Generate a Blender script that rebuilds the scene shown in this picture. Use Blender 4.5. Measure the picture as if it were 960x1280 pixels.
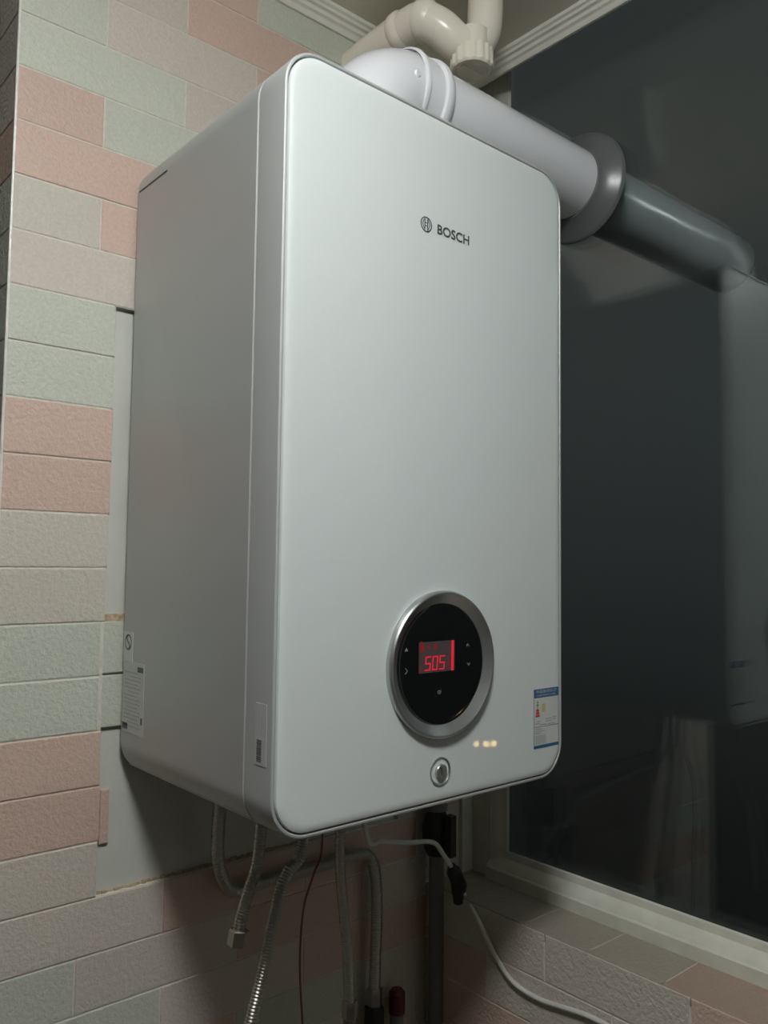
import bpy, bmesh, math, random
from mathutils import Vector, Matrix
random.seed(4)
for o in list(bpy.data.objects): bpy.data.objects.remove(o)
SC = bpy.context.scene
COL = SC.collection
Z0 = 1.35                      # height of the boiler's underside above the floor

# ------------------------------------------------------------------ camera
CAM = Vector((-0.43200606, -0.65902279, 0.26361984))
YAW, PITCH, ROLL, FPX = math.radians(40.70724717), math.radians(3.65760804), math.radians(0.69612914), 1028.3786
fw = Vector((math.sin(YAW)*math.cos(PITCH), math.cos(YAW)*math.cos(PITCH), math.sin(PITCH)))
r0 = Vector((math.cos(YAW), -math.sin(YAW), 0)); u0 = r0.cross(fw)
rt = r0*math.cos(ROLL) + u0*math.sin(ROLL); up = -r0*math.sin(ROLL) + u0*math.cos(ROLL)
cd = bpy.data.cameras.new('camera'); cam = bpy.data.objects.new('camera', cd); COL.objects.link(cam)
cd.sensor_fit = 'HORIZONTAL'; cd.sensor_width = 36; cd.lens = FPX/960*36; cd.clip_start = 0.01; cd.clip_end = 500
cam.matrix_world = Matrix(((rt.x, up.x, -fw.x, CAM.x), (rt.y, up.y, -fw.y, CAM.y), (rt.z, up.z, -fw.z, CAM.z+Z0), (0, 0, 0, 1)))
SC.camera = cam

# ------------------------------------------------------------------ world, exposure
LAMP_STRENGTH = 101.0
wd = bpy.data.worlds.new('night'); SC.world = wd; wd.use_nodes = True
_nt = wd.node_tree; _bg = _nt.nodes['Background']; _bg.inputs[1].default_value = 1
_tc = _nt.nodes.new('ShaderNodeTexCoord'); _sx = _nt.nodes.new('ShaderNodeSeparateXYZ'); _mr = _nt.nodes.new('ShaderNodeMapRange'); _sv = _nt.nodes.new('ShaderNodeVectorMath')
_mr.interpolation_type = 'SMOOTHSTEP'                       # hazy urban night: glow above the roofs, dark streets below
_mr.inputs[1].default_value = -.36; _mr.inputs[2].default_value = .25; _mr.inputs[3].default_value = .006; _mr.inputs[4].default_value = .040
_sv.operation = 'SCALE'; _sv.inputs[0].default_value = (.92, 1.0, 1.02)
_nt.links.new(_tc.outputs['Generated'], _sx.inputs[0]); _nt.links.new(_sx.outputs['Z'], _mr.inputs[0]); _nt.links.new(_mr.outputs[0], _sv.inputs['Scale']); _nt.links.new(_sv.outputs[0], _bg.inputs[0])
vs = SC.view_settings
vs.view_transform = 'Standard'; vs.look = 'None'; vs.gamma = 1; vs.use_curve_mapping = False; vs.exposure = 0.0

def at(px, py, axis, val):
    """pixel of the 960x1280 photograph -> point on the plane axis = val"""
    d = rt*((px-480)/FPX) - up*((py-640)/FPX) + fw
    return CAM + d*((val-CAM[axis])/d[axis])

# ------------------------------------------------------------------ materials
def mat(name, col, rough=.5, metal=0, coat=0, coat_rough=.05, spec=.5, noise=0, nscale=40, bump=0, bscale=200, emit=None, estr=0, vary=0):
    m = bpy.data.materials.new(name); m.use_nodes = True
    nt = m.node_tree; b = nt.nodes['Principled BSDF']; L = nt.links.new
    b.inputs['Base Color'].default_value = (*col, 1); b.inputs['Roughness'].default_value = rough
    b.inputs['Metallic'].default_value = metal; b.inputs['Coat Weight'].default_value = coat
    b.inputs['Coat Roughness'].default_value = coat_rough; b.inputs['Specular IOR Level'].default_value = spec
    if emit:
        b.inputs['Emission Color'].default_value = (*emit, 1); b.inputs['Emission Strength'].default_value = estr
    geo = nt.nodes.new('ShaderNodeNewGeometry')
    if noise or vary:
        n = nt.nodes.new('ShaderNodeTexNoise'); n.inputs['Scale'].default_value = nscale; n.inputs['Detail'].default_value = 5
        L(geo.outputs['Position'], n.inputs['Vector'])
        mr = nt.nodes.new('ShaderNodeMapRange'); mr.inputs[3].default_value = 1-noise; mr.inputs[4].default_value = 1+noise
        mr.inputs[1].default_value = .25; mr.inputs[2].default_value = .75
        L(n.outputs['Fac'], mr.inputs[0])
        oi = nt.nodes.new('ShaderNodeObjectInfo'); mv = nt.nodes.new('ShaderNodeMapRange')
        mv.inputs[3].default_value = 1-vary; mv.inputs[4].default_value = 1+vary; L(oi.outputs['Random'], mv.inputs[0])
        mu = nt.nodes.new('ShaderNodeMath'); mu.operation = 'MULTIPLY'; L(mr.outputs[0], mu.inputs[0]); L(mv.outputs[0], mu.inputs[1])
        sc = nt.nodes.new('ShaderNodeVectorMath'); sc.operation = 'SCALE'; sc.inputs[0].default_value = col
        L(mu.outputs[0], sc.inputs['Scale']); L(sc.outputs[0], b.inputs['Base Color'])
    if bump:
        n2 = nt.nodes.new('ShaderNodeTexNoise'); n2.inputs['Scale'].default_value = bscale; n2.inputs['Detail'].default_value = 3
        n2.inputs['Roughness'].default_value = .6
        L(geo.outputs['Position'], n2.inputs['Vector'])
        bp = nt.nodes.new('ShaderNodeBump'); bp.inputs['Strength'].default_value = 1; bp.inputs['Distance'].default_value = bump
        L(n2.outputs['Fac'], bp.inputs['Height']); L(bp.outputs['Normal'], b.inputs['Normal'])
    return m

def tile_mat(name, col):
    return mat(name, col, rough=.42, spec=.45, noise=.07, nscale=260, bump=.0022, bscale=170, vary=.04)
M = {}
M['tile_green'] = tile_mat('tile_grey_green', (.54, .565, .48))
M['tile_beige'] = tile_mat('tile_beige', (.57, .535, .46))
M['tile_pale'] = tile_mat('tile_pale_pinkish', (.585, .53, .465))
M['tile_pink'] = tile_mat('tile_pink', (.60, .445, .37))
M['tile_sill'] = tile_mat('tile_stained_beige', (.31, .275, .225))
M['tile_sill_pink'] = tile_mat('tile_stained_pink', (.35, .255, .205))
M['grout'] = mat('grout', (.66, .63, .56), rough=.9, noise=.12, nscale=90, bump=.0005, bscale=300)
M['bead'] = mat('glazed_corner_bead', (.74, .72, .66), rough=.22, noise=.1, nscale=120, bump=.0008, bscale=160)
M['plaster'] = mat('plaster', (.56, .57, .52), rough=.85, noise=.06, nscale=18, bump=.0005, bscale=60)
M['rust'] = mat('old_mortar', (.46, .35, .23), rough=.9, noise=.4, nscale=150, bump=.002, bscale=220)
M['paint'] = mat('wall_paint', (.22, .21, .19), rough=.8, noise=.03, nscale=4)
M['ceil'] = mat('ceiling_panel', (.76, .71, .60), rough=.55, noise=.02, nscale=5)
M['pvc_trim'] = mat('ceiling_trim_plastic', (.76, .75, .68), rough=.45, noise=.05, nscale=12)
M['floor'] = mat('floor_tile', (.11, .095, .08), rough=.5, noise=.1, nscale=6)
M['frame'] = mat('window_frame_plastic', (.60, .60, .52), rough=.4, noise=.10, nscale=35)
M['plate'] = mat('white_front_paint', (.70, .75, .745), rough=.34, coat=.6, coat_rough=.016, noise=.012, nscale=700)
M['silver'] = mat('silver_paint', (.485, .505, .50), rough=.42, metal=.35, noise=.02, nscale=900)
M['silver_edge'] = mat('silver_frame_paint', (.51, .53, .525), rough=.48, metal=.3)
M['steel_sheet'] = mat('zinc_sheet', (.40, .41, .41), rough=.45, metal=.6)
M['satin'] = mat('satin_chrome', (.52, .54, .54), rough=.34, metal=.9)
M['black_glass'] = mat('black_display_glass', (.006, .007, .007), rough=.08, coat=1, coat_rough=.02)
M['screen'] = mat('backlit_screen', (.03, .03, .03), rough=.3, emit=(.5, .32, .32), estr=.05)  # backlit screen: faint even glow from emission
M['red'] = mat('red_segments', (.1, .0, .0), emit=(1, .02, .05), estr=.62)
M['red_dim'] = mat('dim_red_segments', (.1, .0, .0), emit=(1, .02, .05), estr=.16)
M['mark'] = mat('grey_print', (.22, .24, .24), rough=.5)
M['logo'] = mat('dark_grey_logo', (.085, .09, .09), rough=.35, metal=.3)
M['paper'] = mat('label_paper', (.60, .62, .60), rough=.5)
M['greypaper'] = mat('silver_label_paper', (.53, .545, .54), rough=.4, metal=.2)
M['print'] = mat('dark_print', (.12, .13, .13), rough=.6)
M['softprint'] = mat('grey_small_print', (.38, .39, .39), rough=.6)
M['blue'] = mat('blue_print', (.035, .12, .25), rough=.5)
M['lblue'] = mat('pale_blue_print', (.30, .45, .60), rough=.5)
M['labelred'] = mat('red_print', (.55, .06, .05), rough=.5)
M['labelgreen'] = mat('green_print', (.10, .30, .12), rough=.5)
M['yellow'] = mat('yellow_print', (.55, .50, .22), rough=.5)
M['flue'] = mat('white_flue_enamel', (.80, .82, .86), rough=.22, coat=.5, coat_rough=.06)
M['rubber'] = mat('grey_rubber', (.12, .13, .13), rough=.30)
M['pvc'] = mat('cream_drain_plastic', (.86, .82, .71), rough=.25)
M['steel'] = mat('stainless_steel', (.50, .48, .44), rough=.36, metal=1)
M['brass'] = mat('nickel_nut', (.42, .40, .36), rough=.3, metal=1)
M['cable'] = mat('white_cable', (.62, .62, .58), rough=.5)
M['black'] = mat('black_plastic', (.015, .015, .016), rough=.45)
M['wire'] = mat('red_brown_wire', (.24, .065, .05), rough=.5)
M['grey_pipe'] = mat('dark_grey_pipe', (.18, .18, .175), rough=.5, noise=.1, nscale=30)
M['cap_red'] = mat('dark_red_plastic', (.10, .014, .014), rough=.5)
M['lamp_glow'] = mat('lamp_diffuser', (.9, .9, .88), emit=(.985, 1.0, .985), estr=LAMP_STRENGTH)
M['lamp_base'] = mat('lamp_base', (.75, .75, .73), rough=.4)
M['warm'] = mat('added_warm_globe', (.9, .6, .3), emit=(1, .60, .22), estr=24)
M['post'] = mat('added_lamp_post', (.05, .05, .05), rough=.5)
M['asphalt'] = mat('asphalt', (.06, .06, .06), rough=.9, noise=.2, nscale=1)

def glass_mat():
    m = bpy.data.materials.new('window_glass'); m.use_nodes = True; nt = m.node_tree; nt.nodes.clear(); L = nt.links.new
    out = nt.nodes.new('ShaderNodeOutputMaterial'); mx = nt.nodes.new('ShaderNodeMixShader')
    tr = nt.nodes.new('ShaderNodeBsdfTransparent'); tr.inputs[0].default_value = (.92, .945, .94, 1)
    gl = nt.nodes.new('ShaderNodeBsdfGlossy'); gl.inputs['Roughness'].default_value = .004
    gl.inputs['Color'].default_value = (.97, 1, .99, 1)
    lw = nt.nodes.new('ShaderNodeLayerWeight'); lw.inputs['Blend'].default_value = .5
    p = nt.nodes.new('ShaderNodeMath'); p.operation = 'POWER'; p.inputs[1].default_value = 5; L(lw.outputs['Facing'], p.inputs[0])
    a = nt.nodes.new('ShaderNodeMath'); a.operation = 'MULTIPLY_ADD'; a.inputs[1].default_value = .957; a.inputs[2].default_value = .043
    L(p.outputs[0], a.inputs[0]); L(a.outputs[0], mx.inputs[0]); L(tr.outputs[0], mx.inputs[1]); L(gl.outputs[0], mx.inputs[2])
    L(mx.outputs[0], out.inputs[0]); return m
M['glass'] = glass_mat()

# ------------------------------------------------------------------ mesh helpers
class MB:
    def __init__(s): s.v = []; s.f = []
    def add(s, vs, fs):
        n = len(s.v); s.v += [Vector(v) for v in vs]; s.f += [tuple(i+n for i in f) for f in fs]; return s
    def box(s, a, b):
        (x0, y0, z0), (x1, y1, z1) = a, b
        return s.add([(x0, y0, z0), (x1, y0, z0), (x1, y1, z0), (x0, y1, z0), (x0, y0, z1), (x1, y0, z1), (x1, y1, z1), (x0, y1, z1)],
                     [(0, 3, 2, 1), (4, 5, 6, 7), (0, 1, 5, 4), (1, 2, 6, 5), (2, 3, 7, 6), (3, 0, 4, 7)])
    def rings(s, rs, cap0=True, cap1=True, closed=True):
        n = len(rs[0]); b = len(s.v)
        for r in rs: s.v += [Vector(p) for p in r]
        for i in range(len(rs)-1):
            for j in range(n if closed else n-1):
                k = (j+1) % n
                s.f.append((b+i*n+j, b+i*n+k, b+(i+1)*n+k, b+(i+1)*n+j))
        if cap0: s.f.append(tuple(b+j for j in reversed(range(n))))
        if cap1: s.f.append(tuple(b+(len(rs)-1)*n+j for j in range(n)))
        return s
    def lathe(s, c, axis, prof, n=48, cap0=True, cap1=True):
        """prof: (distance along axis, radius)"""
        c = Vector(c); ax = Vector(axis).normalized()
        t = Vector((0, 0, 1)) if abs(ax.z) < .9 else Vector((1, 0, 0))
        e1 = ax.cross(t).normalized(); e2 = ax.cross(e1)
        return s.rings([[c+ax*d+(e1*math.cos(2*math.pi*j/n)+e2*math.sin(2*math.pi*j/n))*r for j in range(n)] for d, r in prof], cap0, cap1)
    def tube(s, pts, rad, n=14, cap=True):
        """rad: number or list per point"""
        pts = [Vector(p) for p in pts]; rs = []
        T = [(pts[min(i+1, len(pts)-1)]-pts[max(i-1, 0)]).normalized() for i in range(len(pts))]
        e = T[0].cross(Vector((0.3, 1, 0.2))).normalized()
        for i, p in enumerate(pts):
            e = (e-T[i]*e.dot(T[i])).normalized(); g = T[i].cross(e)
            r = rad[i] if isinstance(rad, (list, tuple)) else rad
            rs.append([p+(e*math.cos(2*math.pi*j/n)+g*math.sin(2*math.pi*j/n))*r for j in range(n)])
        return s.rings(rs, cap, cap)
    def build(s, name, m, parent=None, origin=None, smooth=True, recalc=True):
        """vertices are given in boiler coordinates (origin: boiler's front lower left corner)"""
        if parent is not None: org = Vector(parent['_o'])
        else: org = Vector(origin if origin is not None else (0, 0, 0))
        me = bpy.data.meshes.new(name)
        me.from_pydata([tuple(v-org) for v in s.v], [], s.f)
        if recalc:
            bm = bmesh.new(); bm.from_mesh(me); bmesh.ops.recalc_face_normals(bm, faces=bm.faces); bm.to_mesh(me); bm.free()
        if smooth:
            me.polygons.foreach_set('use_smooth', [True]*len(me.polygons)); me.set_sharp_from_angle(angle=math.radians(32))
        if isinstance(m, str): m = M[m]
        me.materials.append(m)
        return link(name, me, parent, org)
def link(name, data, parent, org):
    o = bpy.data.objects.new(name, data); COL.objects.link(o); o['_o'] = tuple(org)
    if parent is not None: o.parent = parent
    else: o.location = (org[0], org[1], org[2]+Z0)
    return o
def thing(name, label, cat, origin, group=None):
    o = link(name, None, None, Vector(origin)); o.empty_display_size = .05
    return tag(o, label, cat, group)
def tag(o, label, cat, group=None):
    o['label'] = label; o['category'] = cat
    if group: o['group'] = group
    return o
def struct(o, label, cat):
    o['kind'] = 'structure'; o['label'] = label; o['category'] = cat; return o
def spline(pts, step=.002):
    """Catmull-Rom through pts, resampled at equal steps"""
    P = [Vector(p) for p in pts]; P = [P[0]*2-P[1]]+P+[P[-1]*2-P[-2]]; out = []
    for i in range(1, len(P)-2):
        for k in range(24):
            t = k/24; a, b, c, d = P[i-1:i+3]
            out.append(.5*((2*b)+(c-a)*t+(2*a-5*b+4*c-d)*t*t+(3*b-a-3*c+d)*t**3))
    out.append(P[-2]); res = [out[0]]; acc = 0
    for a, b in zip(out, out[1:]):
        l = (b-a).length
        while acc+l >= step and l > 1e-9:
            a = a+(b-a)*((step-acc)/l); res.append(a.copy()); l = (b-a).length; acc = 0
        acc += l
    return res
def text_mesh(txt, height, bold=0.0):
    cu = bpy.data.curves.new('txt', 'FONT'); cu.body = txt; cu.size = 1; cu.resolution_u = 4; cu.offset = bold
    ob = bpy.data.objects.new('txt', cu); COL.objects.link(ob)
    dg = bpy.context.evaluated_depsgraph_get(); dg.update()
    me = bpy.data.meshes.new_from_object(ob.evaluated_get(dg))
    vs = [v.co.copy() for v in me.vertices]; fs = [tuple(p.vertices) for p in me.polygons]
    bpy.data.objects.remove(ob); bpy.data.curves.remove(cu); bpy.data.meshes.remove(me)
    return vs, fs
def front_text(mb, txt, x0, z0, w, h, y, bold=0.0):
    vs, fs = text_mesh(txt, h, bold)
    ax = min(v.x for v in vs); bx = max(v.x for v in vs); ay = min(v.y for v in vs); by = max(v.y for v in vs)
    return mb.add([(x0+(v.x-ax)/(bx-ax)*w, y, z0+(v.y-ay)/(by-ay)*h) for v in vs], fs)

# ------------------------------------------------------------------ the setting
BD, BW, BH = .3412, .44, .7817        # boiler depth, width, height
YT = BD+.006                           # face of the tiles on the back wall
YP = YT+.009                           # plaster / grout bed behind them
CEIL, WT = 1.13, 1.30
XL = -.152                             # outer corner of the tiled wall
XG = .653                              # inner face of the window glass
LEDGE_X, LEDGE_Z = .536, -.259
FLOOR = -Z0
XMIN, YMIN, YMAX = -1.75, -2.1, 1.5

fl = struct(MB().box((XMIN-.1, YMIN-.1, FLOOR-.08), (XG+.25, YMAX+.1, FLOOR)).build('floor', 'floor', smooth=False), 'brown kitchen floor below the boiler', 'floor')
struct(MB().box((XMIN-.1, YMIN-.1, CEIL), (.603, YMAX+.1, CEIL+.08)).build('ceiling', 'ceil', smooth=False), 'beige flat ceiling above the boiler', 'ceiling')
struct(MB().box((XMIN-.1, YMIN, FLOOR), (XMIN, YMAX, CEIL)).build('wall_left', 'paint', smooth=False), 'plain painted wall across the room', 'wall')
struct(MB().box((XMIN-.1, YMIN-.1, FLOOR), (XG+.2, YMIN, CEIL)).build('wall_front', 'paint', smooth=False), 'plain painted wall facing the boiler', 'wall')
struct(MB().box((XMIN-.1, YMAX, FLOOR), (XL+.012, YMAX+.1, CEIL)).build('wall_rear', 'paint', smooth=False), 'plain painted wall past the tiled corner', 'wall')

# back wall: a block whose front and left faces carry tiles
wall = struct(MB().box((XL+.009, YP, FLOOR), (XG+.05, YMAX+.1, WT+.05)).build('wall_back', 'grout', smooth=False), 'tiled wall of pink, beige and grey-green bricks behind the boiler', 'wall')
PITCH_Z, TILE_W, GAP, ZREF, XREF = .0667, .2225, .0016, .922, -.1555
PX0, PX1 = -.0195, .47          # bare plaster patch behind the boiler (rows 5..15)
PZ0, PZ1 = ZREF-16*PITCH_Z, ZREF-5*PITCH_Z
for a, b in (((XL+.0013, FLOOR), (.66, PZ0)), ((XL+.0013, PZ1), (.66, CEIL)), ((XL+.0013, PZ0), (PX0-.003, PZ1)), ((PX1+.003, PZ0), (.66, PZ1))):
    MB().box((a[0], YT+.0013, a[1]), (b[0], YP+.001, b[1])).build('grout_bed', 'grout', wall, smooth=False)
MB().box((XL+.0013, YT+.004, FLOOR), (XL+.01, YMAX, CEIL)).build('grout_bed', 'grout', wall, smooth=False)
_tiles = {}
def tile_mesh(w, h, m, d=.012):
    key = (round(w, 4), round(h, 4), m)
    if key not in _tiles:
        c = .0013; mb = MB()
        def rect(i, y): return [(i, y, i), (w-i, y, i), (w-i, y, h-i), (i, y, h-i)]
        mb.rings([rect(0, d), rect(0, c), rect(c*.35, c*.3), rect(c, 0)], True, True)
        me = bpy.data.meshes.new('tile'); me.from_pydata([tuple(v) for v in mb.v], [], mb.f)
        bm = bmesh.new(); bm.from_mesh(me); bmesh.ops.recalc_face_normals(bm, faces=bm.faces); bm.to_mesh(me); bm.free()
        me.materials.append(M[m]); _tiles[key] = me
    return _tiles[key]
def tile(parent, corner, w, h, m, rotz=0.0, tilt=(0, 0)):
    o = bpy.data.objects.new('tile', tile_mesh(w, h, m)); COL.objects.link(o); o.parent = parent
    po = Vector(parent['_o']); o.location = Vector(corner)-po; o.rotation_euler = (tilt[0], tilt[1], rotz)
    return o
G, Bg, Pa, Pk = 'tile_green', 'tile_beige', 'tile_pale', 'tile_pink'
Sl, Sp = 'tile_sill', 'tile_sill_pink'
ROWCOL = {-3: [Pk, Pk, G], -2: [Pa, Pk, G], -1: [G, Pa, Pk, Bg], 0: [G, Pa, Pa], 1: [Pk, G, Bg], 2: [Pk, Pk, G], 3: [Bg, Pk, Bg],
          4: [Pa, Bg], 5: [G], 6: [G], 7: [Pk], 8: [Pk], 9: [Bg], 10: [Bg], 11: [G], 12: [G], 13: [Pk], 14: [Pk], 15: [Pa],
          16: [Pa, Pk, Pk, Pa, Pk], 17: [G, Pa, Pk, Pa, Pk], 18: [G, Pa, Pk, Pk, Pa]}
rows = range(-4, 31)
for k in rows:
    z1 = ZREF-k*PITCH_Z; z0 = z1-PITCH_Z
    if z1 > CEIL: z1 = CEIL
    if z0 < FLOOR: z0 = FLOOR
    if z1-z0 < .01: continue
    x = XREF if (k % 2 == 0 or 5 <= k <= 15) else XREF-TILE_W/2
    cols = ROWCOL.get(k, []); i = 0
    while x < XG+.01:
        a, b = max(x, XL), min(x+TILE_W, .66); x += TILE_W
        c = cols[i] if i < len(cols) else random.choice([G, Bg, Pa, Pk, Pa]); i += 1
        if b-a < .004: continue
        segs = [(a, b)]
        if 5 <= k <= 15:
            segs = []
            if a < PX0: segs.append((a, min(b, PX0-(.005 if k in (11, 12) else 0)+random.uniform(-.0015, .001))))
            if b > PX1: segs.append((max(a, PX1), b))
        for sa, sb in segs:
            if sb-sa < .006: continue
            tile(wall, (sa+GAP/2, YT+random.uniform(-.0004, .0004), z0+GAP/2), sb-sa-GAP, z1-z0-GAP, c)
# later repair pieces that close the patch beside the boiler, set a little deeper
for k in (11, 12):
    z0 = ZREF-(k+1)*PITCH_Z
    tile(wall, (PX0-.0066, YT+.0028, z0+GAP+.001), .085, PITCH_Z-GAP*1.6, G)
tile(wall, (PX0+.001, YT+.004, ZREF-15*PITCH_Z-.006), .0115, PITCH_Z-.001, Pk)
patch = MB().box((PX0-.004, YP-.0006, ZREF-16*PITCH_Z), (PX1, YP+.004, ZREF-5*PITCH_Z)).build('plaster_patch', 'plaster', wall, smooth=False)
mort = MB()
for i in range(60):
    xx = PX0+.002+i*.0052; h = random.uniform(.001, .0042); w = random.uniform(.004, .009)
    mort.box((xx, YP-random.uniform(.001, .005), ZREF-16*PITCH_Z-.001), (xx+w, YP, ZREF-16*PITCH_Z+h))
mort.box((PX0-.001, YP-.005, ZREF-11*PITCH_Z-.002), (PX0+.03, YP, ZREF-11*PITCH_Z+.009))
mort.build('old_mortar', 'rust', wall, smooth=False)['kind'] = 'stuff'
# tiles on the return face that leaves the corner towards the back
for k in range(-4, 8):
    z1 = min(ZREF-k*PITCH_Z, CEIL); z0 = ZREF-(k+1)*PITCH_Z
    if z1-z0 < .01: continue
    y = YT+.002
    first = True
    while y < YT+.62:
        w = TILE_W/2 if (first and k % 2 == 0) else TILE_W
        c = {0: Bg, 1: Pa, 2: Pk, 3: G, 4: G, 5: G, 6: G, 7: Pk}.get(k, Bg) if first else random.choice([G, Bg, Pa, Pk])
        o = tile(wall, (XL, y+w-GAP/2, z0+GAP/2), w-GAP, z1-z0-GAP, c, rotz=-math.pi/2)
        y += w; first = False
# bright rounded edge strip on the outer corner
MB().tube([(XL+.0012, YT+.0012, FLOOR), (XL+.0012, YT+.0012, CEIL)], .0019, n=10).build('corner_bead', 'bead', wall)

# low wall under the window with its own tiles and a tiled ledge
low = struct(MB().box((LEDGE_X+.0013, YMIN, FLOOR), (XG+.05, YP+.001, LEDGE_Z-.0013)).build('wall_right', 'grout', smooth=False), 'low tiled wall with a ledge below the window', 'wall')
LOWC = {0: [Pa, Pa, Pk, Pk, Bg], 1: [Pk, Pa, Pa, Pk], 2: [Pk, Bg, Pk, Pa]}
for k in range(0, 9):
    z1 = LEDGE_Z-.0005-k*PITCH_Z; z0 = z1-PITCH_Z
    y = YT; first = True; i = 0
    while y > -1.1:
        w = TILE_W
        if first: w = .466-TILE_W if k % 2 == 0 else .466-TILE_W*1.5
        y2 = y-w
        c = LOWC.get(k, [])[i] if i < len(LOWC.get(k, [])) else random.choice([Bg, Pa, Pk, G]); i += 1; first = False
        tile(low, (LEDGE_X, y-GAP/2, z0+GAP/2), w-GAP, z1-z0-GAP, c, rotz=-math.pi/2)
        y = y2
# ledge tiles lie flat; joints measured at y = .035 and -.08
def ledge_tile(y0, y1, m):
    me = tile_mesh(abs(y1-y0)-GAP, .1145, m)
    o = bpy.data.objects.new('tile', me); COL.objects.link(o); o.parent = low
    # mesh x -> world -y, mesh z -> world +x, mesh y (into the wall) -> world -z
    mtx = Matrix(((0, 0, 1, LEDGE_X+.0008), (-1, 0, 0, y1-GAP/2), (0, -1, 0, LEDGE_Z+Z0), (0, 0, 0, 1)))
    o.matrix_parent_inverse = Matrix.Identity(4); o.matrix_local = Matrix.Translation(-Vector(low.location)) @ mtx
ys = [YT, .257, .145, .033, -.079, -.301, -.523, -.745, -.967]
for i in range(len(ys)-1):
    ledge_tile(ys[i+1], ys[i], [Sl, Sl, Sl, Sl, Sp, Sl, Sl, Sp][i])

# ceiling trims
def extrude_profile(prof, p0, p1, out, name, mm, label):
    """prof: (distance out of the wall, z); out: unit vector out of the wall"""
    out = Vector(out); mb = MB()
    mb.rings([[Vector(p)+out*d+Vector((0, 0, z)) for d, z in prof] for p in (p0, p1)], True, True)
    return struct(mb.build(name, mm), label, 'trim')
T0 = 1.1035
prof = [(0, T0), (.004, T0), (.006, T0+.002), (.007, T0+.006), (.0085, T0+.0075), (.0125, T0+.009), (.0135, T0+.0125), (.0145, T0+.014), (.0195, T0+.0155), (.0205, T0+.019), (.0225, T0+.0205), (.0245, T0+.021), (.0255, T0+.023), (.0255, CEIL+.001), (0, CEIL+.001)]
extrude_profile(prof, (XL-.0, YT, 0), (.62, YT, 0), (0, -1, 0), 'trim_1', 'pvc_trim', 'grey-white moulded ceiling trim along the tiled wall')
extrude_profile(prof, (.602, YT, 0), (.602, YMIN, 0), (-1, 0, 0), 'trim_2', 'pvc_trim', 'grey-white moulded ceiling trim above the window')
struct(MB().box((.602, YMIN, WT-.01), (XG+.05, YT+.02, WT+.08)).build('wall_header', 'frame', smooth=False), 'white head over the window above the ceiling edge', 'wall')

# window: frame and double glazing
win = struct(MB().box((XG+.02, YMIN, LEDGE_Z), (XG+.05, YMIN+.05, LEDGE_Z+.02)).build('window_1', 'frame', origin=(XG, YMIN, LEDGE_Z), smooth=False), 'large dark night window with white plastic frame beside the boiler', 'window')
ZS, YJ = -.213, .270
def prism(prof_fn, a, b):
    return MB().rings([[prof_fn(p, t) for p in PR] for t in (a, b)], True, True)
PR = [(XG+.05, LEDGE_Z), (.627, LEDGE_Z), (.6275, -.2405), (.6295, -.2385), (.6315, -.2385), (.6335, -.2345), (.640, -.2285), (.646, -.2235), (.648, -.2140), (.6535, ZS), (XG+.05, ZS-.036)]
prism(lambda p, t: (p[0], t, p[1]), YJ+.03, YMIN+.02).build('sill_frame', 'frame', win)
PR = [(XG+.05, YT), (.627, YT), (.6275, YJ+.030), (.6295, YJ+.0275), (.6315, YJ+.0275), (.6335, YJ+.0225), (.640, YJ+.016), (.646, YJ+.011), (.648, YJ+.001), (.6535, YJ), (XG+.05, YJ+.065)]
PR = [(.645+(x-.645)*(.4 if x < .645 else 1), y) for x, y in PR]
prism(lambda p, t: (p[0], p[1], t), LEDGE_Z-.004, WT).build('jamb_frame', 'frame', win)
MB().box((.636, YMIN+.02, WT-.04), (XG+.05, YJ+.02, WT)).build('head_frame', 'frame', win, smooth=False)
MB().box((.636, -.66, ZS-.01), (XG+.05, -.60, WT)).build('mullion', 'frame', win, smooth=False)
FA, FZ, FR = .1255, .8765, .0555       # flue axis (y, z) and radius
def pane(y0, y1, x0, hole):
    x1 = x0+.005; z0, z1 = ZS-.006, WT-.03; mb = MB()
    if not hole: mb.box((x0, y0, z0), (x1, y1, z1))
    else:
        n = 48; per = []
        for j in range(n):
            a = 2*math.pi*j/n; dy, dz = math.cos(a), math.sin(a)
            t = min(((y1-FA) if dy > 0 else (FA-y0))/max(abs(dy), 1e-9), ((z1-FZ) if dz > 0 else (FZ-z0))/max(abs(dz), 1e-9))
            per.append((FA+dy*t, FZ+dz*t))
        # make sure the four corners are hit
        for cy, cz in ((y0, z0), (y0, z1), (y1, z0), (y1, z1)):
            a = math.atan2(cz-FZ, cy-FA) % (2*math.pi); j = round(a/(2*math.pi)*n) % n; per[j] = (cy, cz)
        hol = [(FA+math.cos(2*math.pi*j/n)*(FR+.004), FZ+math.sin(2*math.pi*j/n)*(FR+.004)) for j in range(n)]
        mb.rings([[(x0, *p) for p in hol], [(x0, *p) for p in per], [(x1, *p) for p in per], [(x1, *p) for p in hol], [(x0, *p) for p in hol]], False, False)
    return mb.build('pane', 'glass', win, smooth=False)
pane(-.605, YJ+.008, XG, True); pane(-.605, YJ+.008, XG+.017, True)
pane(YMIN+.03, -.655, XG, False); pane(YMIN+.03, -.655, XG+.017, False)
struct(MB().box((.612, YT-.008, LEDGE_Z-.001), (.6445, YT+.001, WT)).build('trim_3', 'frame', smooth=False), 'upright white trim strip in the window corner', 'trim')

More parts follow.
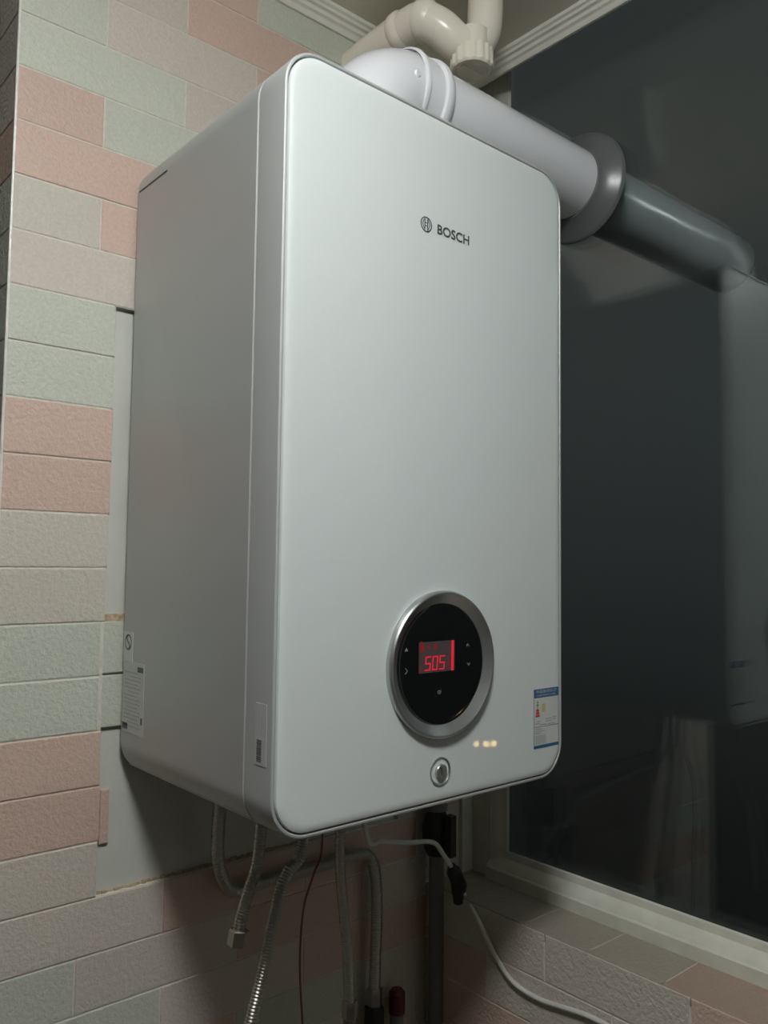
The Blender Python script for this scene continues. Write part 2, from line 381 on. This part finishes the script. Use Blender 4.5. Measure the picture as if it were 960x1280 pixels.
# ------------------------------------------------------------------ the boiler
def carve(o, cutter):
    """cut a real recess out of a mesh and throw the cutter away"""
    c = cutter.build('cutter', 'silver', None, origin=tuple(o['_o']), smooth=False)
    c.location = o.parent.matrix_basis.translation if o.parent.parent is None else o.parent.parent.matrix_basis.translation
    md = o.modifiers.new('cut', 'BOOLEAN'); md.operation = 'DIFFERENCE'; md.object = c; md.solver = 'EXACT'
    dg_ = bpy.context.evaluated_depsgraph_get(); dg_.update()
    me = bpy.data.meshes.new_from_object(o.evaluated_get(dg_)); me.name = o.name
    o.modifiers.clear(); o.data = me
    me.polygons.foreach_set('use_smooth', [True]*len(me.polygons)); me.set_sharp_from_angle(angle=math.radians(32))
    bpy.data.objects.remove(c)
boiler = thing('wall_boiler', 'silver and white wall-hung gas boiler with a round black display', 'boiler', (BW/2, BD, 0))
RAD = .042
def rrect(inset, y, w=BW, h=BH, rad=RAD, n=10):
    r = max(rad-inset, .001); pts = []
    for cx, cz, a0 in ((w-rad, h-rad, 0), (rad, h-rad, 90), (rad, rad, 180), (w-rad, rad, 270)):
        for i in range(n+1):
            a = math.radians(a0+90*i/n); pts.append((cx+r*math.cos(a), y, cz+r*math.sin(a)))
    return pts
SEAM = .0480
cas = MB().rings([rrect(i, y) for y, i in ((BD, .002), (BD-.002, 0), (SEAM+.0022, 0), (SEAM+.0009, .0012), (SEAM+.0009, .006))]).build('side_casing', 'silver', boiler)
cov = MB().rings([rrect(i, y) for y, i in ((SEAM+.001, .006), (SEAM-.0002, .0013), (SEAM-.0014, .0001), (.0022, 0), (.0006, .0006), (0, .0018), (0, .0032), (.0008, .0038), (.005, .0040))]).build('front_cover', 'silver_edge', boiler)
MB().rings([rrect(i, y) for y, i in ((.006, .0036), (.0032, .0036))]).build('gasket', 'rubber', cov)
PF = -.0021                                # face of the white front plate
plate = MB().rings([rrect(i, y) for y, i in ((.005, .0056), (.0005, .0056), (-.0006, .0062), (-.0014, .0080), (-.0019, .0110), (PF, .0140), (PF, .0150), (PF, .03))]).build('front_plate', 'plate', boiler)
MB().box((.06, .05, -.0006), (BW-.06, BD-.02, .0)).build('underside_plate', 'steel_sheet', boiler, smooth=False)
# slot cut into the side of the casing
carve(cas, MB().box((-.004, .2566, .7388), (.012, .3375, .7420)))
MB().box((.08, BD-.004, .50), (.36, YP+.004, .56)).build('mounting_bracket', 'silver', boiler, smooth=False)
# lip along the lower edge of the side casing
MB().tube([(.0135, .052, .0125), (.0135, BD-.004, .0125)], .0022, n=8).build('lower_lip', 'silver', cas)

# round display
DC = (.2195, PF, .1545)
disp = MB().lathe(DC, (0, -1, 0), [(-.004, .079), (0, .0812), (.0040, .0812), (.0066, .0804), (.0080, .0788), (.0080, .0774), (.0068, .0758), (.0012, .0670), (-.004, .0664)], 96, True, False).build('display', 'satin', boiler)
disp['label'] = 'round black display in a brushed silver ring'
glass = MB().lathe(DC, (0, -1, 0), [(-.003, .0668), (.0010, .0668), (.0013, .0660), (.0015, .064), (.0015, .062), (.0015, .03)], 96).build('display_glass', 'black_glass', disp)
YG = PF-.0017
MB().box((.1842, YG, .1462), (.2392, YG+.001, .1798)).build('screen', 'screen', disp, smooth=False)
def quad(mb, pts, y, th=.0003):
    n = len(pts); return mb.add([(x, y, z) for x, z in pts]+[(x, y+th, z) for x, z in pts], [tuple(range(n)), tuple(range(2*n-1, n-1, -1))]+[(i, (i+1) % n, n+(i+1) % n, n+i) for i in range(n)])
def seven(mb, ch, x, z, w, h, t, y, slant=.08):
    segs = {'5': 'afgcd', '0': 'abcdef', 'S': 'afgcd'}[ch]
    R_ = {'a': (0, h-t, w, h), 'g': (0, h/2-t/2, w, h/2+t/2), 'd': (0, 0, w, t), 'f': (0, h/2, t, h), 'e': (0, 0, t, h/2), 'b': (w-t, h/2, w, h), 'c': (w-t, 0, w, h/2)}
    for sgm in segs:
        a, b, c, d = R_[sgm]; g = .00025
        quad(mb, [(x+u+slant*v, z+v) for u, v in ((a+g, b+g), (c-g, b+g), (c-g, d-g), (a+g, d-g))], y)
dg = MB()
for i, ch in enumerate('505'): seven(dg, ch, .1925+i*.0108, .1482, .0088, .0160, .0019, YG-.0004)
dg.build('digits', 'red', disp, smooth=False)['label'] = 'glowing red digits 505'
b_ = MB(); quad(b_, [(.2336, .1462), (.2370, .1462), (.2375, .1798), (.2341, .1798)], YG-.0004)
b_.build('level_bar', 'red', disp, smooth=False)
ic = MB()
for a, b, c, d in ((.1862, .1690, .1904, .1785), (.1866, .1792, .1886, .1806)): quad(ic, [(a, b), (c, b), (c, d), (a, d)], YG-.0004)
for a, b, c, d in ((.1965, .1725, .1972, .1765), (.1985, .1715, .2015, .1724), (.1985, .1753, .2015, .1762), (.1985, .1715, .1992, .1762), (.2066, .1716, .2110, .1748), (.2076, .1748, .2102, .1765), (.2085, .1765, .2095, .1778)): quad(ic, [(a, b), (c, b), (c, d), (a, d)], YG-.0004)
for a, b, c, d in ((.1852, .1485, .1862, .1560), (.1862, .1478, .1890, .1486), (.2288, .1490, .2298, .1600), (.2270, .1600, .2290, .1609)): quad(ic, [(a, b), (c, b), (c, d), (a, d)], YG-.0004)
ic.build('screen_icons', 'red_dim', disp, smooth=False)
def button(pts_list):
    mb = MB()
    for pts in pts_list: quad(mb, pts, YG-.0001)
    return mb.build('button_mark', 'mark', disp, smooth=False)
def tri(x, z, s): return [[(x-s, z-s*.7), (x+s, z-s*.7), (x, z+s*.8)]]
button(tri(.1658, .1731, .0026))
cx, cz = .1660, .1504
button([[(cx-.002, cz+.003), (cx-.0008, cz+.003), (cx+.002, cz), (cx+.0008, cz)], [(cx+.0008, cz), (cx+.002, cz), (cx-.0008, cz-.003), (cx-.002, cz-.003)]])
for bx, bz, sgn in ((.2607, .1731, 1), (.2622, .1513, -1)):
    button([[(bx-.0026, bz-.0012*sgn), (bx-.0018, bz-.0018*sgn), (bx+.0004, bz+.0012*sgn), (bx, bz+.0020*sgn)], [(bx, bz+.0020*sgn), (bx+.0004, bz+.0008*sgn), (bx+.0018, bz-.0018*sgn), (bx+.0026, bz-.0012*sgn)]])
MB().lathe((.2138, YG+.0006, .1242), (0, -1, 0), [(0, .0062), (.0007, .0062), (.0009, .0054), (.0007, .0046)], 40, True, True).build('power_button', 'black_glass', disp)
ring = MB().lathe((.2145, YG-.0004, .1240), (0, -1, 0), [(0, .0021), (.0002, .0021), (.0002, .0013), (0, .0013)], 24, False, False)
ring.build('button_mark', 'mark', disp)

# turn latch below the display
LC = (.2190, PF, .0373)
lk = MB().lathe(LC, (0, -1, 0), [(-.003, .0150), (0, .0156), (.0012, .0155), (.0016, .0148), (.0008, .0138), (-.0022, .0112), (-.0032, .0085)], 64).build('lock', 'satin', boiler)
barrel = MB().lathe((LC[0], LC[1], LC[2]), (0, -1, 0), [(-.0032, .0080), (.0030, .0080), (.0037, .0074), (.0037, .004)], 48).build('lock_barrel', 'satin', lk)
kx, kz = LC[0]-.0006, LC[2]
ks = MB().add([(x, y, z) for y in (PF-.006, PF+.0022) for x, z in ((kx-.0022, kz+.0048), (kx, kz+.0052), (kx+.0022, kz-.0050), (kx+.0002, kz-.0054))],
              [(0, 1, 2, 3), (7, 6, 5, 4), (0, 4, 5, 1), (1, 5, 6, 2), (2, 6, 7, 3), (3, 7, 4, 0)])
carve(barrel, ks)                          # key slot
# emblem and lettering
em = MB(); ex, ez, er, ey = .1905, .6466, .0087, PF-.0005
em.lathe((ex, ey+.0004, ez), (0, -1, 0), [(0, er), (.0005, er), (.0005, er-.0011), (0, er-.0011)], 40, False, False)
for sx in (-1, 1):
    arc = [(ex+sx*.0024, ez-.0070)]+[(ex+sx*(.0024+.0029*math.sin(math.pi*t/8)), ez-.0058+.0116*t/8) for t in range(9)]+[(ex+sx*.0024, ez+.0070)]
    for (xa, za), (xb, zb) in zip(arc, arc[1:]): quad(em, [(xa-.00045, za), (xa+.00045, za), (xb+.00045, zb), (xb-.00045, zb)], ey-.0001)
    quad(em, [(ex+sx*.0016, ez-.0062), (ex+sx*.0026, ez-.0062), (ex+sx*.0026, ez+.0062), (ex+sx*.0016, ez+.0062)], ey-.0001)
for dz in (-.0017, .0017): quad(em, [(ex-.0026, ez+dz-.00045), (ex+.0026, ez+dz-.00045), (ex+.0026, ez+dz+.00045), (ex-.0026, ez+dz+.00045)], ey-.0001)
em.build('emblem', 'logo', plate, smooth=False)
tx = front_text(MB(), 'BOSCH', .2080, .6405, .0525, .0115, PF-.0005, bold=.018)
tx.build('lettering', 'logo', plate, smooth=False, recalc=False)['label'] = 'dark grey capital lettering'

# energy label low on the front plate
def slab(x0, z0, x1, z1, y, th=.00025): return MB().box((x0, y, z0), (x1, y+th, z1))
y0 = PF-.0003
en = slab(.3805, .0393, .4295, .1115, y0, .0004).build('energy_label', 'paper', boiler, smooth=False)
en['label'] = 'white energy label with blue header'
y1 = y0-.00015
slab(.3805, .1008, .4295, .1115, y1).build('label_header', 'blue', en, smooth=False)
slab(.3805, .0393, .4295, .0428, y1).build('label_footer', 'blue', en, smooth=False)
fr_ = MB()
for a in ((.3805, .0428, .3811, .1008), (.4289, .0428, .4295, .1008), (.3811, .0648, .4289, .0653)): fr_.box((a[0], y1, a[1]), (a[2], y1+.00025, a[3]))
fr_.build('label_rules', 'blue', en, smooth=False)
front_text(MB(), '中国能效标识', .3850, .1062, .0400, .0040, y1-.0001).build('header_lettering', 'paper', en, smooth=False, recalc=False)
front_text(MB(), 'CHINA ENERGY LABEL', .3860, .1025, .0380, .0022, y1-.0001).build('header_lettering', 'paper', en, smooth=False, recalc=False)
for i, (mm, w) in enumerate((('labelgreen', .0012), ('labelgreen', .0018), ('yellow', .0024), ('labelred', .0030), ('labelred', .0037), ('labelred', .0044))):
    zc = .0968-i*.0033
    q = MB(); quad(q, [(.3878-w, zc-.0028), (.3878+w, zc-.0028), (.3878+w*.8, zc), (.3878-w*.8, zc)], y1); q.build('grade_bar', mm, en, smooth=False)
slab(.3960, .0830, .4030, .0930, y1).build('grade_box', 'yellow', en, smooth=False)
tl = MB()
for x0, z0, w in ((.3975, .0865, .004), (.4040, .0735, .010), (.4040, .0705, .012), (.3870, .0715, .006), (.4180, .0745, .008), (.4180, .0715, .006), (.3830, .0690, .009), (.3830, .0620, .013), (.3830, .0595, .018), (.3830, .0570, .011), (.4080, .0668, .013), (.3920, .0672, .013)):
    tl.box((x0, y1-.0001, z0), (x0+w, y1+.0002, z0+.0010))
tl.build('small_print', 'softprint', en, smooth=False)
slab(.3830, .0445, .4040, .0550, y1).build('note_panel', 'greypaper', en, smooth=False)

# labels on the left side of the casing (plane x = 0)
def sslab(y0_, z0_, y1_, z1_, x, th=.0003): return MB().box((x, min(y0_, y1_), z0_), (x+th, max(y0_, y1_), z1_))
l1 = sslab(.312, .1400, .3386, .1767, -.0004, .0006).build('safety_label', 'paper', boiler, smooth=False)
def ring_side(yc, zc, r, w, mb, n=32):
    for j in range(n):
        a, b = 2*math.pi*j/n, 2*math.pi*(j+1)/n
        p = [(yc+rr*math.cos(t), zc+rr*math.sin(t)) for rr, t in ((r, a), (r, b), (r-w, b), (r-w, a))]
        mb.add([(-.0006, *q_) for q_ in p]+[(-.0003, *q_) for q_ in p], [(0, 1, 2, 3), (7, 6, 5, 4)]+[(i, (i+1) % 4, 4+(i+1) % 4, 4+i) for i in range(4)])
sm = MB(); ring_side(.3250, .1640, .0098, .0018, sm)
for i in range(14):   # the S-shaped band inside the circle
    t = -1+2*i/13; yy = .3250+.0042*math.sin(t*math.pi*.95); zz = .1640+.0088*t
    sm.box((-.0006, yy-.0013, zz-.0009), (-.0003, yy+.0013, zz+.0009))
sm.build('safety_mark', 'print', l1, smooth=False)
l2 = sslab(.2774, .0550, .3378, .1405, -.0004, .0006).build('rating_label', 'greypaper', boiler, smooth=False)
rp = MB()
for i in range(15):
    zz = .1285-i*.0046
    rp.box((-.0006, .285 if i % 3 else .292, zz-.0009), (-.0003, .3330-(.012 if i % 4 == 1 else 0), zz+.0005))
rp.build('small_print', 'softprint', l2, smooth=False)
for a, b in (((.2800, .1300), (.2960, .1365)), ((.2790, .0690), (.2840, .0770)), ((.3200, .0585), (.3355, .0660))):
    MB().box((-.0006, *a), (-.0003, *b)).build('print_block', 'print', l2, smooth=False)
l3 = sslab(.0090, .0715, .0287, .1298, -.0004, .0006).build('barcode_label', 'greypaper', boiler, smooth=False)
bc = MB(); zz = .0748
while zz < .0950:
    t = random.choice((.0006, .0010, .0014)); bc.box((-.0006, .0170, zz), (-.0003, .0255, zz+t)); zz += t+random.choice((.0004, .0007))
bc.build('barcode', 'print', l3, smooth=False)
sp = MB(); sp.box((-.0006, .0125, .0760), (-.0003, .0135, .0960)); sp.box((-.0006, .0200, .1020), (-.0003, .0212, .1240)); sp.box((-.0006, .0150, .1020), (-.0003, .0158, .1180))
sp.build('small_print', 'softprint', l3, smooth=False)

# ------------------------------------------------------------------ flue
flue = thing('flue_pipe', 'glossy white flue pipe from boiler top into the window', 'flue pipe', (.215, FA, BH))
EX, ER = .1920, .0875                     # elbow: vertical leg x, bend radius
pts = [(EX, FA, BH-.004)]
for i in range(17):
    a = math.radians(90*i/16); pts.append((EX+ER-ER*math.cos(a), FA, FZ-ER+ER*math.sin(a)))
pts.append((.305, FA, FZ))
elbow = MB().tube(pts, FR+.003, 48, True).build('elbow', 'flue', flue)
MB().lathe((.2535, FA, FZ), (1, 0, 0), [(0, FR+.003), (.002, FR+.0062), (.005, FR+.007), (.008, FR+.0062), (.010, FR+.003)], 64, False, False).build('bead_ring', 'flue', elbow)
MB().lathe((.2900, FA, FZ), (1, 0, 0), [(0, FR+.003), (.002, FR+.0066), (.006, FR+.0076), (.011, FR+.0070), (.0165, FR+.0040), (.018, FR+.0005)], 64, False, False).build('bead_ring', 'flue', elbow)
dv = Vector((0, -math.cos(-.02), math.sin(-.02)))
MB().lathe(Vector((.2400, FA, FZ))+dv*(FR+.0005), dv, [(0, .0052), (.0026, .0050), (.0038, .0038), (.0042, .0018)], 20).build('screw', 'flue', elbow)
MB().lathe((.300, FA, FZ), (1, 0, 0), [(0, FR), (.85, FR)], 64, True, True).build('straight_pipe', 'flue', flue)
MB().lathe((EX, FA, BH-.001), (0, 0, 1), [(0, .072), (.006, .072), (.010, .066), (.012, FR+.003)], 64, True, False).build('base_flange', 'flue', flue)
MB().lathe((XG, FA, FZ), (-1, 0, 0), [(.0002, FR-.001), (.0002, .0872), (.0022, .0885), (.0050, .0876), (.0078, .0845), (.0110, .0790), (.0160, .0712), (.0215, .0645), (.0265, .0600), (.0285, .0585), (.0292, FR-.001)], 96, False, False).build('wall_collar', 'rubber', flue)['label'] = 'grey rubber collar on the glass'

# ------------------------------------------------------------------ drain trap under the ceiling
drain = thing('drain_pipe', 'cream plastic drain trap with a ribbed cap under the ceiling', 'drain pipe', (.36, YT, 1.06))
PRD = .0268
dp = spline([(.4515, .148, CEIL+.004), (.4510, .148, 1.095), (.4475, .149, 1.062), (.432, .153, 1.036), (.406, .163, 1.035), (.383, .174, 1.052), (.367, .195, 1.066), (.3620, .228, 1.068), (.3600, .28, 1.066), (.3590, YT+.006, 1.063)], .005)
MB().tube(dp, PRD, 28).build('pipe', 'pvc', drain)
def near(v): return min(range(len(dp)), key=lambda i: (dp[i]-Vector(v)).length)
def socket(v, n, r):
    i = near(v); seg = dp[i:i+n]; rr = [PRD+.0002]+[r]*(len(seg)-2)+[PRD+.0002]
    MB().tube([seg[0]]+seg[0:1]*0+seg[1:], rr, 28).build('socket', 'pvc', drain)
socket((.372, .184, 1.060), 5, PRD+.0028); socket((.362, .225, 1.068), 5, PRD+.0028)
cc = Vector((.4255, .1505, 1.0085))
cap = MB(); N = 64
def cring(z, r, rib): return [cc+Vector((math.cos(2*math.pi*j/N)*(r+(rib if j % 4 < 2 else 0)), math.sin(2*math.pi*j/N)*(r+(rib if j % 4 < 2 else 0)), z)) for j in range(N)]
cap.rings([cring(.014, .0265, 0), cring(.014, .0298, .0016), cring(-.012, .0304, .0018), cring(-.0148, .0285, 0), cring(-.0150, .0240, 0), cring(-.0128, .0225, 0)], True, True)
cp = cap.build('cleanout_cap', 'pvc', drain)
MB().box(tuple(cc+Vector((-.0200, -.003, -.0152))), tuple(cc+Vector((.0200, .003, -.0120)))).build('grip_bar', 'pvc', cp, smooth=False)
MB().lathe(cc, (0, 0, 1), [(.010, .0255), (.042, .0255)], 32).build('cap_neck', 'pvc', drain)

# ------------------------------------------------------------------ hoses and pipes below the boiler
def hose(name, pts, r, label, cat='hose', m='steel', pitch=.0034, group=None, depth=.0007, base=None):
    pp = spline(pts, pitch/4); rr = [r-depth*(.5-.5*math.cos(2*math.pi*i/4)) for i in range(len(pp))]
    t = thing(name, label, cat, tuple(pp[-1]), group)
    MB().tube(pp, rr, 12).build('hose_tube', m, t)
    return t, pp
def hexnut(p, d, r, h, parent, m='brass'):
    p = Vector(p); d = Vector(d).normalized()
    return MB().lathe(p-d*h/2, d, [(0, r*.9), (h*.08, r), (h*.92, r), (h, r*.9)], 6).build('nut', m, parent)
W3 = lambda x, y, Y: tuple(at(x, y, 1, Y))
def top(px, py, Y):
    p = at(px, py, 1, Y); return (p.x, Y, .002)
def conn(x, y):
    return MB().lathe((x, y, .001), (0, 0, -1), [(0, .012), (.010, .012), (.012, .010), (.020, .010)], 24).build('pipe_stub', 'brass', boiler)
# corrugated hose that drops, runs along the wall and drops again
a0 = W3(273, 1030, .31)
hA, pA = hose('gas_hose', [(a0[0], .30, -.001), (a0[0], .302, -.02), W3(272, 1050, .31), W3(275, 1088, .318), W3(291, 1113, .326), W3(325, 1103, .331), W3(400, 1082, .331), W3(446, 1068, .331), W3(463, 1073, .330), W3(470, 1100, .328), W3(471, 1150, .326), W3(469, 1205, .325), W3(468, 1246, .325)], .0092, 'corrugated steel hose bent along the wall below the boiler', pitch=.0038)
conn(a0[0], .30)
nA = hexnut(pA[-1], (0, 0, 1), .0125, .026, hA)
# short hose with a free nut
b0 = W3(326, 1050, .17)
hB, pB = hose('gas_hose', [(b0[0]+.004, .17, -.001), W3(322, 1075, .17), W3(312, 1110, .17), W3(302, 1145, .17), W3(298, 1166, .17)], .0072, 'short corrugated steel hose with a loose hanging nut', pitch=.0034)
conn(b0[0]+.004, .17)
hexnut(Vector(pB[-1])+Vector((0, 0, -.006)), Vector(pB[-1])-Vector(pB[-6]), .0118, .018, hB)
# long hose swinging to the lower left
c0 = W3(386, 1055, .16)
hC, pC = hose('water_hose', [(c0[0], .16, -.001), (c0[0]-.0005, .16, -.014), W3(376, 1066, .1585), W3(362, 1087, .156), W3(351, 1112, .154), W3(342, 1152, .15), W3(329, 1214, .145), W3(314, 1275, .14), W3(285, 1400, .14)], .0072, 'long corrugated steel hose swinging down beside the red wire', pitch=.0034)
conn(c0[0], .16)
# hose straight down to a fitting
d0 = W3(426, 1045, .21)
hD, pD = hose('water_hose', [(d0[0], .21, -.001), W3(425, 1075, .21), W3(428, 1120, .212), W3(434, 1190, .215), W3(437, 1262, .22)], .0070, 'corrugated steel hose hanging straight below the boiler to a fitting', pitch=.0034)
conn(d0[0], .21)
hexnut(pD[-1], (0, 0, 1), .0105, .022, hD); 
q = Vector(pD[-1]); MB().tube([q, q+Vector((0, 0, -.30))], .0085, 16).build('riser', 'grey_pipe', hD)
q = Vector(pA[-1]); MB().tube([q, (q.x, q.y, FLOOR)], .0105, 16).build('riser', 'grey_pipe', hA)
MB().lathe(q+Vector((0, 0, -.055)), (0, 0, 1), [(0, .015), (.04, .015), (.043, .012)], 8).build('valve_body', 'black', hA)
MB().tube([Vector(pC[-1]), Vector(pC[-1])+Vector((-.01, 0, -.06))], .0085, 14).build('hose_end', 'brass', hC)
# thin wire
w0 = W3(404, 1046, .2)
wr = MB().tube(spline([(w0[0], .2, .001), W3(402, 1062, .2), W3(393, 1090, .2), W3(381, 1128, .2), W3(376, 1170, .2), W3(375, 1220, .2), W3(379, 1300, .2), W3(382, 1420, .2)], .006), .0014, 8).build('thermostat_wire', 'wire', origin=tuple(W3(382, 1420, .2)))
tag(wr, 'thin reddish wire dangling below the boiler', 'wire')
# capped stub
s0 = Vector(W3(496, 1262, .325))
cs = thing('capped_pipe', 'capped pipe stub with a dark red plug beside the hose riser', 'pipe', (s0.x, s0.y, FLOOR))
MB().tube([s0, (s0.x, s0.y, FLOOR)], .0105, 16).build('pipe', 'grey_pipe', cs)
MB().lathe(s0+Vector((0, 0, -.004)), (0, 0, 1), [(0, .0128), (.030, .0128), (.035, .009)], 16).build('plug', 'cap_red', cs)
# gas riser with its valve
g0 = Vector(W3(546, 1060, .318))
gr = thing('gas_riser', 'dark grey gas riser with a black valve in the corner', 'pipe', (g0.x, g0.y, FLOOR))
MB().tube([(g0.x, g0.y, FLOOR), (g0.x, g0.y, .03)], .0125, 20).build('pipe', 'grey_pipe', gr)
vb = Vector(W3(545, 1040, .318))
MB().lathe((vb.x, vb.y, vb.z-.035), (0, 0, 1), [(0, .015), (.010, .019), (.018, .019), (.024, .022), (.046, .022), (.052, .019), (.060, .019), (.070, .015)], 24).build('valve_body', 'black', gr)
vh = MB().box((vb.x-.006, vb.y-.040, vb.z-.030), (vb.x+.006, vb.y-.026, vb.z+.034)); vh.lathe((vb.x, vb.y-.015, vb.z), (0, -1, 0), [(0, .010), (.02, .008)], 16)
vh.build('valve_handle', 'black', gr)
MB().lathe((vb.x, vb.y, vb.z+.036), (0, 0, 1), [(0, .0185), (.008, .0185)], 24).build('valve_ring', 'grey_pipe', gr)
# power cable and its in-line plug
pc = thing('power_cable', 'white power cable with a black in-line plug', 'cable', tuple(at(775, 1292, 0, .522)))
c1 = [(at(446, 1040, 1, .19).x, .19, .004), W3(459, 1047, .205), W3(478, 1051, .230), W3(510, 1053, .255), W3(541, 1053, .262), W3(554, 1068, .265), W3(566, 1086, .268)]
MB().tube(spline(c1, .004), .0036, 10).build('cord', 'cable', pc)
pa, pb = Vector(W3(564, 1082, .268)), Vector(W3(578, 1114, .272))
pl = MB().tube([pa, pa+(pb-pa)*.12, pa+(pb-pa)*.2, pa+(pb-pa)*.8, pb], [.006, .0085, .0115, .0115, .006], 12); pl.build('plug', 'black', pc)
pd = Vector(W3(573, 1128, .272)); MB().tube([pa+(pb-pa)*.5, pd], [.011, .008], 12).build('plug_strain_relief', 'black', pc)
X5 = .5315
c2 = [W3(575, 1107, .271), W3(583, 1124, .268), tuple(at(597, 1149, 0, X5-.012)), tuple(at(620, 1196, 0, X5)), tuple(at(642, 1228, 0, X5)), tuple(at(672, 1248, 0, X5)), tuple(at(700, 1258, 0, X5)), tuple(at(735, 1270, 0, X5)), tuple(at(775, 1292, 0, X5)), tuple(at(810, 1325, 0, X5))]
MB().tube(spline(c2, .004), .0036, 10).build('cord', 'cable', pc)

# ------------------------------------------------------------------ ceiling lamp (behind and above the camera)
LP = (-.335, -.575)
lamp = thing('ceiling_lamp_offscreen', 'round flush ceiling lamp lighting the boiler', 'lamp', (LP[0], LP[1], CEIL))
MB().lathe((*LP, CEIL+.001), (0, 0, -1), [(0, .135), (.016, .135), (.018, .128)], 48).build('lamp_base', 'lamp_base', lamp)
MB().lathe((*LP, CEIL-.016), (0, 0, -1), [(0, .112), (.020, .110), (.042, .098), (.060, .070), (.068, .035), (.070, .01)], 48).build('diffuser_offscreen', 'lamp_glow', lamp)

# ------------------------------------------------------------------ the street below the window, with added lamps
GZ = -7.65
struct(MB().box((XG+2, -26, GZ-.3), (18, -3, GZ)).build('ground', 'asphalt', smooth=False), 'dark street far below the window', 'ground')
for i, (t, off) in enumerate(((18.0, 0.05), (19.0, .22), (20, -.20))):  # unseen lamps on posts, added to give the boiler front its warm glint
    p = Vector((.2928, 0, .0568))+Vector((.725, -.659, -.207))*t+Vector((.66, .72, .05))*off
    s = thing('added_street_lamp_offscreen', ['added street lamp with a warm globe beyond the window', 'second added street lamp with a warm globe farther down the street', 'third added street lamp with a warm globe at the street end'][i], 'street lamp', (p.x, p.y, GZ))
    MB().lathe((p.x, p.y, GZ), (0, 0, 1), [(0, .16), (.3, .12), (.35, .06), (p.z-GZ-.08, .04), (p.z-GZ-.05, .06)], 16).build('post', 'post', s)
    MB().lathe((p.x, p.y, p.z), (0, 0, 1), [(.075*math.sin(math.radians(a)), max(.075*math.cos(math.radians(a)), .004)) for a in range(-90, 91, 15)], 20).build('globe_offscreen', 'warm', s)

for o in bpy.data.objects:
    if '_o' in o: del o['_o']
